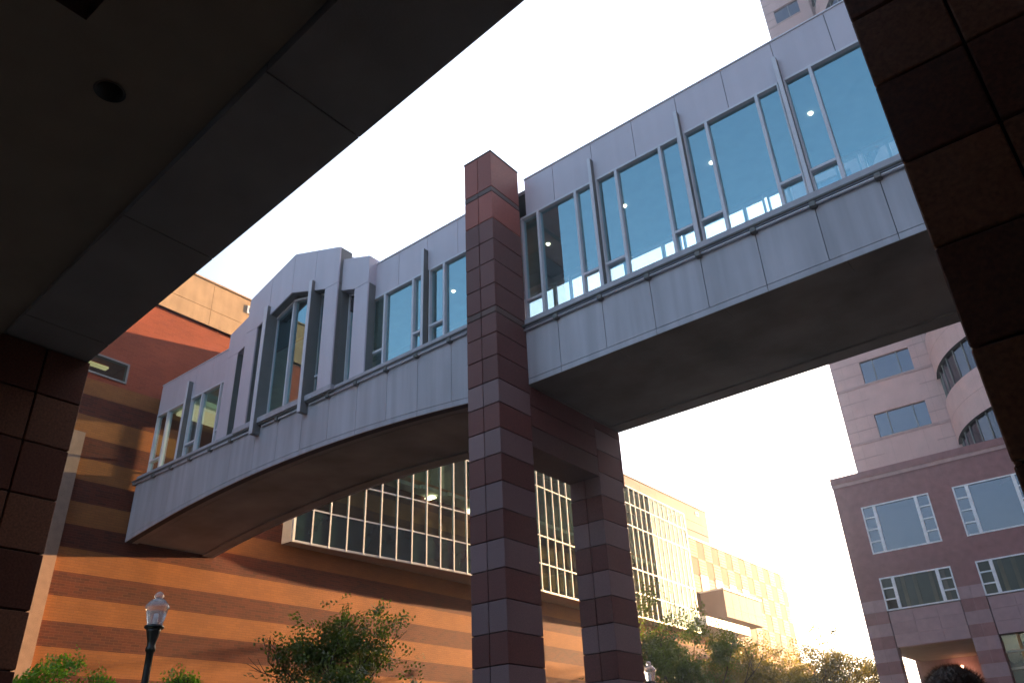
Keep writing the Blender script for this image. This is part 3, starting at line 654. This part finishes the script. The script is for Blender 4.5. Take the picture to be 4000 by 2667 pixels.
# round bay
RB, CXX, CYY = 7.6, 0.6, 54.0
cyl = MB(); NS = 96
def ring(m, r, z0, z1, mt_, a0=180, a1=360, split=True, n=NS//2):
    for i in range(n):
        t0 = R(a0+(a1-a0)*i/n); t1 = R(a0+(a1-a0)*(i+1)/n)
        m.face([(CXX+r*math.cos(t0), CYY+r*math.sin(t0), z0), (CXX+r*math.cos(t1), CYY+r*math.sin(t1), z0), (CXX+r*math.cos(t1), CYY+r*math.sin(t1), z1), (CXX+r*math.cos(t0), CYY+r*math.sin(t0), z1)], mt_, True)
def hring(m, r0_, r1_, z, mt_, n=NS//2):
    for i in range(n):
        t0 = R(180+180*i/n); t1 = R(180+180*(i+1)/n)
        m.face([(CXX+r0_*math.cos(t0), CYY+r0_*math.sin(t0), z), (CXX+r1_*math.cos(t0), CYY+r1_*math.sin(t0), z), (CXX+r1_*math.cos(t1), CYY+r1_*math.sin(t1), z), (CXX+r0_*math.cos(t1), CYY+r0_*math.sin(t1), z)], mt_)
z = 15.55; zlow = 13.5
bands = []
while z < 70: bands.append(z); z += 4.4
for z in bands:
    ring(cyl, RB, zlow, z, PINK); hring(cyl, RB-0.35, RB, z, PINK_D); hring(cyl, RB-0.35, RB, z+1.95, GAP)
    if z-zlow > 1.2: ring(cyl, RB+0.012, (z+zlow)/2-0.02, (z+zlow)/2+0.02, PINK_D)
    zlow = z+1.95
ring(cyl, RB, zlow, 71, PINK)
for i in range(17):
    t = R(185+i*10.6); x, y = CXX+(RB+0.006)*math.cos(t), CYY+(RB+0.006)*math.sin(t)
    zl = 13.5
    for z in bands: cyl.face([(x-0.01*math.sin(t), y+0.01*math.cos(t), zl), (x+0.01*math.sin(t), y-0.01*math.cos(t), zl), (x+0.01*math.sin(t), y-0.01*math.cos(t), z), (x-0.01*math.sin(t), y+0.01*math.cos(t), z)], PINK_D); zl = z+1.95
ring(cyl, RB-2.2, 13.5, 71, INT_DARK)
cyl.build('round_bay', off)
for z in bands:
    f = MB()
    for i in range(0, 25):
        t = R(181+i*7.4); f.tube((CXX+(RB-0.2)*math.cos(t), CYY+(RB-0.2)*math.sin(t), z), (CXX+(RB-0.2)*math.cos(t), CYY+(RB-0.2)*math.sin(t), z+1.95), 0.045, 0.045, TRIM_G, 6)
    fo = f.build('bay_window', off); p = MB()
    for i in range(24):
        t0, t1 = R(181+i*7.4), R(181+(i+1)*7.4)
        p.face([(CXX+(RB-0.22)*math.cos(t0), CYY+(RB-0.22)*math.sin(t0), z), (CXX+(RB-0.22)*math.cos(t1), CYY+(RB-0.22)*math.sin(t1), z), (CXX+(RB-0.22)*math.cos(t1), CYY+(RB-0.22)*math.sin(t1), z+1.95), (CXX+(RB-0.22)*math.cos(t0), CYY+(RB-0.22)*math.sin(t0), z+1.95)], OFFGLASS)
    p.build('pane', fo)

# ------------------------------------------------------------------ block the skyway runs into, out of frame on the right, enlarged to block eastern sky light
endb = thing('corner_sky_blocker', 'unseen building at the right hand end of the footbridge, made tall to block sky light', 'building', (14, 10, 0))
b = MB(); b.box(9.0, 22, 5, 26, G, 34, PINK); b.box(15.0, 26, 26, 64, G, 34, PINK); b.box(9.0, 22, -40, 5, G, 22, PINK)
for z in (0.5, 2.9, 5.3, 8.3, 10.7, 13.1): b.box(8.985, 9.0, 5.05, 25.95, z-0.02, z+0.02, PINK_D)
b.build('sky_blocker_wall', endb)

# ------------------------------------------------------------------ arcade over the viewer
arc = thing('arcade', 'dark covered walkway with a concrete soffit, edge beam and block columns overhead', 'arcade', (-4, -2, 0))
ZC = 4.0
def by(x, off): return 2.56-0.0805*(x+1.75)+off            # slightly skewed front edge
b = MB()
xj = [-9.3, -7.25, -5.27, -3.30, -1.35, 0.6, 2.6, 4.0]
for x0, x1 in zip(xj, xj[1:]):
    a, c = x0+g, x1-g
    wi = lambda x: -0.80+0.006*(x+9.3)
    b.hexa([(a, by(a, wi(a))), (c, by(c, wi(c))), (c, by(c, 0)), (a, by(a, 0))], ZC, ZC+1.3, CONC_B)
b.hexa([(-9.3, by(-9.3, -0.78)), (4, by(4, -0.70)), (4, by(4, -0.02)), (-9.3, by(-9.3, -0.02))], ZC+0.02, ZC+1.28, GAP)
b.build('edge_beam', arc)
b = MB(); hx, hy, hr = -4.22, 1.39, 0.085
ZS = ZC+0.05
# soffit slab with real holes: built from quads round the downlight and the coffers
def slab(x0, x1, y0, y1):
    b.face([(x0, y0, ZS), (x0, y1, ZS), (x1, y1, ZS), (x1, y0, ZS)], CONC)
X_ = [-9.3, -5.35, -4.46, -4.6+0.15, -3.98, -3.7, 4.0]
def sl(x0, x1, y0, y1f): b.face([(x0, y0, ZS), (x0, y1f(x0), ZS), (x1, y1f(x1), ZS), (x1, y0, ZS)], CONC)
ye = lambda x: by(x, -0.78)
sl(-9.3, -5.35, 1.14, ye); slab(-9.3, -5.6, -9, 1.14); sl(-5.35, -4.40, 1.14, ye); sl(-4.40, -4.04, 1.56, ye); slab(-4.40, -4.04, 1.14, 1.22)
sl(-4.04, -3.72, 1.14, ye); sl(-3.72, 4.0, 1.08, ye)
slab(-4.52, -3.72, -9, 1.08) if False else None
# square ring round the round hole
n = 24; sq = []
for i in range(n):
    t0, t1 = 2*math.pi*i/n, 2*math.pi*(i+1)/n
    def sqp(t):
        c_, s_ = math.cos(t), math.sin(t); k_ = 1/max(abs(c_)/0.18, abs(s_)/0.17); return (hx+c_*k_, hy+s_*k_, ZS)
    b.face([sqp(t0), sqp(t1), (hx+hr*math.cos(t1), hy+hr*math.sin(t1), ZS), (hx+hr*math.cos(t0), hy+hr*math.sin(t0), ZS)], CONC)
slab(-4.46, -3.79, 1.03, 1.14); slab(-3.79, -3.72, 1.03, 1.14)
slab(-5.6, -5.35, -9, 1.14); slab(-4.46, -3.79, -9, 1.03) if False else None
slab(-4.46, -3.81, -9, 1.03); 
slab(-3.72, -3.0, 1.03, 1.08); slab(-2.9, 4.0, -9, 1.08); slab(-3.81, -2.9, -9, 0.15); slab(-3.0, -2.9, 0.15, 1.08)
slab(-5.35, -4.46, -9, 0.15)
slab(-5.35, -4.46, 0.15, 1.14)
b.box(-9.3, 4.0, -9, 1.8, ZC+0.35, ZC+1.3, CONC)
b.build('soffit', arc)
for (x0, x1, y0, y1) in ((-3.81, -3.0, 0.15, 1.03),):   # recessed coffers
    b = MB()
    b.box(x0, x1, y0, y1, ZS+0.2, ZS+0.25, BLOCK_M)
    for q in ((x0-0.02, x0, y0, y1), (x1, x1+0.02, y0, y1), (x0, x1, y0-0.02, y0), (x0, x1, y1, y1+0.02)): b.box(*q, ZS+0.001, ZS+0.25, BLOCK_M)
    b.build('coffer', arc)
b = MB(); b.lathe(hx, hy, [(hr+0.012, ZS-0.006), (hr-0.004, ZS-0.004), (hr-0.006, ZS+0.10), (0, ZS+0.12)], BLACK, 32); b.build('downlight', arc)
zsl = [ZC, 3.52, 3.04, 2.55, 2.06, 1.57, 1.09, 0.6, 0.12, -0.36, -0.85, -1.3, G]
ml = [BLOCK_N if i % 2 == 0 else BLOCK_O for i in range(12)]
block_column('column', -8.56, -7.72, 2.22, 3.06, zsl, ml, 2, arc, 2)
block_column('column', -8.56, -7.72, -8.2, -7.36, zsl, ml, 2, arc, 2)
b = MB(); b.box(3.6, 4.0, -9, 4.2, G, ZC+1.3, CONC); b.box(-6.0, 3.6, -9.0, -8.6, G, ZC+0.34, CONC); b.box(-0.22, 4.0, 2.7, 4.25, 4.9, 5.3, CONC); b.build('shade_walls', arc)  # unseen side and back walls and roof piece, added to darken the arcade
col = thing('stone_pillar', 'shade-darkened block pillar standing close by at the right edge', 'pillar', (0.3, 3.8, 0))
zr = [4.88, 4.40, 3.92, 3.42, 2.95, 2.46, 1.98, 1.49, 1.0, 0.51, 0.02, -0.47, -0.96, G]
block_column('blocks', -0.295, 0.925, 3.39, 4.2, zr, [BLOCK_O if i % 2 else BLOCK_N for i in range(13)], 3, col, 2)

# ------------------------------------------------------------------ street lamps
LAMPG = bpy.data.materials.new('lamp_acrylic'); LAMPG.use_nodes = True
n_ = LAMPG.node_tree.nodes; bb = n_['Principled BSDF']; bb.inputs['Base Color'].default_value = (0.97, 0.97, 1.0, 1); bb.inputs['Roughness'].default_value = 0.25
bb.inputs['Transmission Weight'].default_value = 0.75; bb.inputs['IOR'].default_value = 1.3
def street_lamp(x, y, label):
    t = thing('street_lamp', label, 'street lamp', (x, y, 0), 'acorn street lamps')
    m = MB(); m.lathe(x, y, [(0.0, G), (0.22, G), (0.22, G+0.12), (0.17, G+0.2), (0.16, G+0.7), (0.11, G+0.85), (0.085, G+1.0), (0.06, 2.2), (0.062, 2.45), (0.085, 2.47), (0.085, 2.52), (0.07, 2.56), (0.075, 2.62), (0.115, 2.78), (0.13, 2.84), (0.0, 2.84)], BLACK); m.build('post', t)
    m = MB(); m.lathe(x, y, [(0.0, 2.83), (0.135, 2.83), (0.165, 2.85), (0.165, 2.885), (0.14, 2.90), (0.0, 2.90)], BLACK); m.build('collar', t)
    m = MB(); m.lathe(x, y, [(0.125, 2.90), (0.15, 3.0), (0.185, 3.17), (0.20, 3.20)], LAMPG, 16); m.build('globe', t)
    m = MB(); m.lathe(x, y, [(0.205, 3.195), (0.205, 3.215), (0.17, 3.27), (0.115, 3.33), (0.09, 3.345), (0.0, 3.35)], LAMPG, 16); m.build('globe_roof', t)
    m = MB(); m.lathe(x, y, [(0.05, 3.345), (0.07, 3.36), (0.085, 3.40), (0.06, 3.45), (0.03, 3.47), (0.0, 3.475)], LAMPG, 16); m.build('finial', t)
    m = MB(); m.tube((x, y, 2.9), (x, y, 3.1), 0.04, 0.03, WFRAME); m.build('bulb', t)
street_lamp(-14.12, 7.70, 'black street lamp with clear acorn globe in front of the lit brick bands')
street_lamp(-13.15, 23.25, 'distant black street lamp with acorn globe beside the second bridge column')

# ------------------------------------------------------------------ trees
def tree(label, x, y, top, cr, crz, n_leaf, seed, lm, size=0.06, name='leafy_tree', trunk_r=0.09, group='street trees', holes=0.0):
    rnd = random.Random(seed); t = thing(name, label, 'tree', (x, y, 0), group)
    tr = MB(); tips = []
    cz = top-crz
    def grow(p, d, l, r, lev):
        segs = 3; q = Vector(p)
        for i in range(segs):
            d = (d+Vector((rnd.uniform(-.18, .18), rnd.uniform(-.18, .18), rnd.uniform(-.05, .12)))).normalized()
            e = q+d*l/segs; tr.tube(q, e, r*(1-0.25*i/segs), r*(1-0.25*(i+1)/segs), BARK, 7 if lev < 2 else 4, False); q = e
            if lev >= 2: tips.append((q.copy(), lev))
        if lev < 4:
            for k in range(rnd.choice((2, 3, 3)) if lev else 6):
                nd = (d+Vector((rnd.uniform(-1, 1), rnd.uniform(-1, 1), rnd.uniform(-.35, .75)))*0.85).normalized()
                if lev == 0:
                    an = k*1.05+rnd.uniform(-.3, .3); nd = Vector((math.cos(an)*0.8, math.sin(an)*0.8, rnd.uniform(.35, 1.1))).normalized()
                    if k == 0: nd = Vector((0.1, 0, 1))
                grow(q, nd, l*(0.72 if lev else cr/ max(l, .1)*0.62)*rnd.uniform(.8, 1.15), r*0.62, lev+1)
    base = cz-crz*0.8
    grow((x, y, G), Vector((0, 0, 1)), base-G, trunk_r, 0)
    tr.build('trunk', t)
    cen = Vector((x, y, cz)); 
    tips2 = []
    for p, l in tips:
        v = Vector(((p.x-x)/cr, (p.y-y)/cr, (p.z-cz)/crz))
        if v.length > 1.0: v = v.normalized()*rnd.uniform(.8, 1.05)
        tips2.append(Vector((x+v.x*cr, y+v.y*cr, cz+v.z*crz)))
    for _ in range(90):
        v = Vector((rnd.gauss(0, 1), rnd.gauss(0, 1), rnd.gauss(0.35, 1))).normalized()*rnd.uniform(.5, 1.05)
        tips2.append(Vector((x+v.x*cr, y+v.y*cr, cz+v.z*crz)))
    rnd.shuffle(tips2); tips2 = tips2[:190]
    lf = MB(); vs = []; fs = []
    per = max(1, n_leaf//len(tips2))
    for p in tips2:
        if rnd.random() < holes: continue
        rad = rnd.uniform(.10, .30)*cr
        for _ in range(per//6):
            # a compound spray: leaflets along a small drooping stalk
            c = p+Vector((rnd.gauss(0, .45), rnd.gauss(0, .45), rnd.gauss(0, .38)))*rad
            d = Vector((rnd.uniform(-1, 1), rnd.uniform(-1, 1), rnd.uniform(-.9, .35))).normalized()
            sd = d.cross(Vector((rnd.uniform(-1, 1), rnd.uniform(-1, 1), rnd.uniform(-1, 1)))).normalized(); up_ = d.cross(sd)
            for k in range(6):
                o_ = c+d*size*0.55*k; s_ = size*rnd.uniform(.7, 1.2); dirn = (sd*(1 if k % 2 else -1)+d*0.5+up_*rnd.uniform(-.5, .5)).normalized(); wv = dirn.cross(up_).normalized()*s_*0.28
                bi = len(vs); e = o_+dirn*s_; m_ = o_+dirn*s_*0.5
                vs += [tuple(o_), tuple(m_+wv), tuple(e), tuple(m_-wv)]; fs.append((bi, bi+1, bi+2, bi+3))
    lf.poly(vs, fs, lm); lf.build('crown', t)
tree('small airy green tree before the banded brick wall, left of the front bridge column', -14.75, 12.9, 4.2, 1.75, 1.75, 15000, 3, LEAF_A, 0.10, trunk_r=0.055, holes=0.25)
tree('dense dark tree right beside the second bridge column, under the glass wall', -17.5, 32.0, 7.5, 3.2, 3.3, 22000, 5, LEAF_A, 0.145, holes=0.2)
tree('olive green tree in front of the checkered wall', -17.3, 39.5, 6.9, 3.3, 3.1, 21000, 8, LEAF_B, 0.155, holes=0.2)
tree('hazy tree by the far end of the brick building', -18.8, 50.8, 8.6, 3.4, 3.8, 18000, 12, LEAF_B, 0.18, holes=0.2)
tree('sparse tree against the white sky, nearest the office block on its left', -15.9, 47.5, 7.9, 3.0, 3.4, 12000, 17, LEAF_B, 0.15, holes=0.3)
tree('low faint tree low in the gap just left of the office block', -15.6, 54.0, 6.3, 2.3, 2.0, 8000, 21, LEAF_B, 0.17, holes=0.2)
tree('bright green sapling top at the bottom left by the beige pilaster', -13.9, 6.05, 2.42, 0.42, 0.62, 9000, 31, LEAF_C, 0.07, name='sapling', trunk_r=0.03, group='saplings near the street lamp')
tree('small bright green sapling top right of the near street lamp', -13.6, 8.1, 2.22, 0.32, 0.4, 5000, 37, LEAF_C, 0.07, name='sapling', trunk_r=0.025, group='saplings near the street lamp')
tree('tiny bright green sapling tip just left of the near street lamp', -13.9, 6.8, 2.02, 0.3, 0.35, 4000, 41, LEAF_C, 0.07, name='sapling', trunk_r=0.025, group='saplings near the street lamp')

# ------------------------------------------------------------------ passer-by
def person(px, py, H, yaw):
    t = thing('person', 'person with short brown hair seen from behind, only the head top in frame', 'person', (px, py, 0))
    s = H
    J = {'pel': (0, 0, .52), 'waist': (0, 0, .60), 'chest': (0, 0, .73), 'neck': (0, 0, .825), 'nk2': (0, 0.005, .86), 'h1': (0, 0.012, .905), 'h2': (0, 0.005, .955),
         'hipL': (-.055, 0, .50), 'kneL': (-.06, .015, .27), 'ankL': (-.06, -.01, .04), 'toeL': (-.065, .10, .015), 'hipR': (.055, 0, .50), 'kneR': (.06, -.01, .27), 'ankR': (.06, -.03, .04), 'toeR': (.065, .08, .015),
         'shL': (-.105, 0, .805), 'elL': (-.135, -.01, .63), 'wrL': (-.135, .05, .48), 'haL': (-.13, .065, .43), 'shR': (.105, 0, .805), 'elR': (.135, -.01, .63), 'wrR': (.135, .05, .48), 'haR': (.13, .065, .43)}
    E = [('pel', 'waist'), ('waist', 'chest'), ('chest', 'neck'), ('neck', 'nk2'), ('nk2', 'h1'), ('h1', 'h2'), ('pel', 'hipL'), ('hipL', 'kneL'), ('kneL', 'ankL'), ('ankL', 'toeL'), ('pel', 'hipR'), ('hipR', 'kneR'), ('kneR', 'ankR'), ('ankR', 'toeR'),
         ('neck', 'shL'), ('shL', 'elL'), ('elL', 'wrL'), ('wrL', 'haL'), ('neck', 'shR'), ('shR', 'elR'), ('elR', 'wrR'), ('wrR', 'haR')]
    rad = dict(pel=.085, waist=.075, chest=.085, neck=.05, nk2=.034, h1=.05, h2=.045, hipL=.055, hipR=.055, kneL=.035, kneR=.035, ankL=.024, ankR=.024, toeL=.02, toeR=.02, shL=.035, shR=.035, elL=.025, elR=.025, wrL=.017, wrR=.017, haL=.018, haR=.018)
    names = list(J); idx = {k: i for i, k in enumerate(names)}
    vs = [Vector(J[k])*s for k in names]; es = [(idx[a], idx[b_]) for a, b_ in E]
    for sd, S in (('L', -1), ('R', 1)):   # fingers
        hb = Vector(J['ha'+sd])*s
        for k, (dx, ln) in enumerate(((-.012, .045), (-.004, .05), (.004, .047), (.012, .038))):
            a = len(vs); vs.append(hb+Vector((0, dx*s*.8, -.012*s))); vs.append(hb+Vector((-S*.004*s, dx*s, -(.012+ln*.55)*s))); vs.append(hb+Vector((-S*.012*s, dx*s, -(.012+ln*.85)*s)))
            es += [(idx['ha'+sd], a), (a, a+1), (a+1, a+2)]; names += ['f', 'f', 'f']
        a = len(vs); vs.append(hb+Vector((-S*.004*s, .02*s, .0))); vs.append(hb+Vector((-S*.01*s, .03*s, -.022*s))); es += [(idx['ha'+sd], a), (a, a+1)]; names += ['f', 'f']
    me = bpy.data.meshes.new('body'); me.from_pydata([tuple(v) for v in vs], es, [])
    o = bpy.data.objects.new('body', me); C.objects.link(o); o.parent = t; o.location = (0, 0, 0)
    md = o.modifiers.new('skin', 'SKIN'); o.modifiers.new('sub', 'SUBSURF').levels = 2; o.modifiers['sub'].render_levels = 2
    for i, k in enumerate(names):
        r_ = rad.get(k, .0048)*s; me.skin_vertices[0].data[i].radius = (r_, r_*(.75 if k in ('pel', 'waist', 'chest', 'neck') else 1.0) if k[0] != 'h' or len(k) > 2 else r_*1.15)
    me.skin_vertices[0].data[0].use_root = True
    me.materials.append(mat('skin', (0.35, 0.2, 0.14), 0.6))
    t.rotation_euler = (0, 0, yaw)
    def blob(name, c, r, m_, zmin=-1, seed=1, nz=0.0, parent=t, nu=36, nv=24):
        rnd = random.Random(seed); v = []; f = []
        for j in range(nv+1):
            ph = math.pi*j/nv
            for i in range(nu):
                th = 2*math.pi*i/nu; k_ = 1+rnd.uniform(-nz, nz); z = max(zmin, math.cos(ph)); v.append((c[0]+r[0]*k_*math.sin(ph)*math.cos(th), c[1]+r[1]*k_*math.sin(ph)*math.sin(th), c[2]+r[2]*k_*z))
        for j in range(nv):
            for i in range(nu): f.append((j*nu+i, (j+1)*nu+i, (j+1)*nu+(i+1) % nu, j*nu+(i+1) % nu))
        m__ = bpy.data.meshes.new(name); m__.from_pydata(v, [], f); m__.materials.append(m_); m__.polygons.foreach_set('use_smooth', [True]*len(f))
        o_ = bpy.data.objects.new(name, m__); C.objects.link(o_); o_.parent = parent; return o_
    HAIR = mat('brown_hair', (0.13, 0.065, 0.04), 0.5, 0, 0.5, 60, 0.8, 90)
    skin = bpy.data.materials['skin']
    hz = .935*s
    # hair cap made of many short strands over a scalp
    sc_ = blob('hair', (0, -.004*s, hz+.012*s), (.047*s, .058*s, .056*s), HAIR, -0.35, 3, 0.012)
    rnd = random.Random(9); v = []; f = []
    for _ in range(5200):
        th = rnd.uniform(0, 2*math.pi); cz_ = rnd.uniform(-.3, 1); q = math.sqrt(max(0, 1-cz_*cz_)); nrm = Vector((q*math.cos(th), q*math.sin(th), cz_))
        if nrm.y > .55 and nrm.z < .35: continue
        p0 = Vector((nrm.x*.047*s, nrm.y*.058*s-.004*s, nrm.z*.056*s+hz+.012*s)); d = (nrm*0.7+Vector((rnd.uniform(-.5, .5), rnd.uniform(-.1, .8), rnd.uniform(-.2, .3)))).normalized()
        e = p0+d*rnd.uniform(.006, .014)*1.3; w_ = d.orthogonal().normalized()*0.0006; bi = len(v); v += [tuple(p0-w_), tuple(p0+w_), tuple(e)]; f.append((bi, bi+1, bi+2))
    m__ = bpy.data.meshes.new('hair_strands'); m__.from_pydata(v, [], f); m__.materials.append(HAIR); o_ = bpy.data.objects.new('hair_strands', m__); C.objects.link(o_); o_.parent = sc_
    for S in (-1, 1): blob('ear', (S*.047*s, .004*s, .925*s), (.006*s, .013*s, .018*s), skin)
    blob('nose', (0, .062*s, .922*s), (.007*s, .010*s, .012*s), skin)
    EYEM = mat('eye_dark', (0.03, 0.02, 0.015), 0.2)
    for S in (-1, 1): blob('eye', (S*.018*s, .052*s, .935*s), (.007*s, .006*s, .004*s), EYEM)
    blob('mouth', (0, .056*s, .900*s), (.014*s, .005*s, .003*s), mat('lips', (0.3, 0.11, 0.09), 0.5))
    SH = mat('navy_shirt', (0.03, 0.04, 0.07), 0.85, 0, 0.1, 20); TRS = mat('grey_trousers', (0.07, 0.07, 0.075), 0.85)
    def cloth(name, prof, m_, cx=0, cyy=0, ax=1.0, ay=.7):
        q = MB(); q.lathe(0, 0, [(r*s, z*s-EYE) for r, z in prof], m_, 24); o2 = q.build(name); o2.parent = t; o2.location = (cx*s, cyy*s, 0); o2.scale = (ax, ay, 1); return o2
    cloth('shirt', [(.095, .47), (.09, .53), (.085, .60), (.098, .72), (.105, .78), (.085, .815), (.045, .845)], SH, ax=1.05, ay=.85)
    for S in (-1, 1):
        q = MB(); q.tube(Vector((S*.10, 0, .805))*s-Vector((0, 0, EYE)), Vector((S*.132, -.008, .66))*s-Vector((0, 0, EYE)), .043*s, .036*s, SH, 16); o2 = q.build('sleeve'); o2.parent = t; o2.location = (0, 0, 0)
        q = MB(); q.tube(Vector((S*.05, 0, .52))*s-Vector((0, 0, EYE)), Vector((S*.06, .0, .27))*s-Vector((0, 0, EYE)), .066*s, .045*s, TRS, 16); q.tube(Vector((S*.06, .0, .27))*s-Vector((0, 0, EYE)), Vector((S*.06, -.02, .045))*s-Vector((0, 0, EYE)), .045*s, .035*s, TRS, 16); o2 = q.build('trouser_leg'); o2.parent = t; o2.location = (0, 0, 0)
        q = MB(); q.bev(S*.06*s-.045, S*.06*s+.045, -.05*s, .115*s, -EYE, -EYE+.075, BLACK, 0.02); o2 = q.build('shoe'); o2.parent = t; o2.location = (0, 0, 0)
person(-0.545, 2.62, 1.86, R(15))

# ------------------------------------------------------------------ hazy evening air
HZ = bpy.data.materials.new('evening_haze'); HZ.use_nodes = True
n_ = HZ.node_tree.nodes; n_.remove(n_['Principled BSDF']); pv = n_.new('ShaderNodeVolumePrincipled'); pv.inputs['Density'].default_value = HAZE
pv.inputs['Color'].default_value = (0.97, 0.97, 1.0, 1); pv.inputs['Anisotropy'].default_value = 0.8
HZ.node_tree.links.new(pv.outputs[0], n_['Material Output'].inputs['Volume'])
b = MB(); b.box(-305, 305, -305, 305, G-1.2, 73.5, HZ); tag(b.build('haze'), kind='stuff')
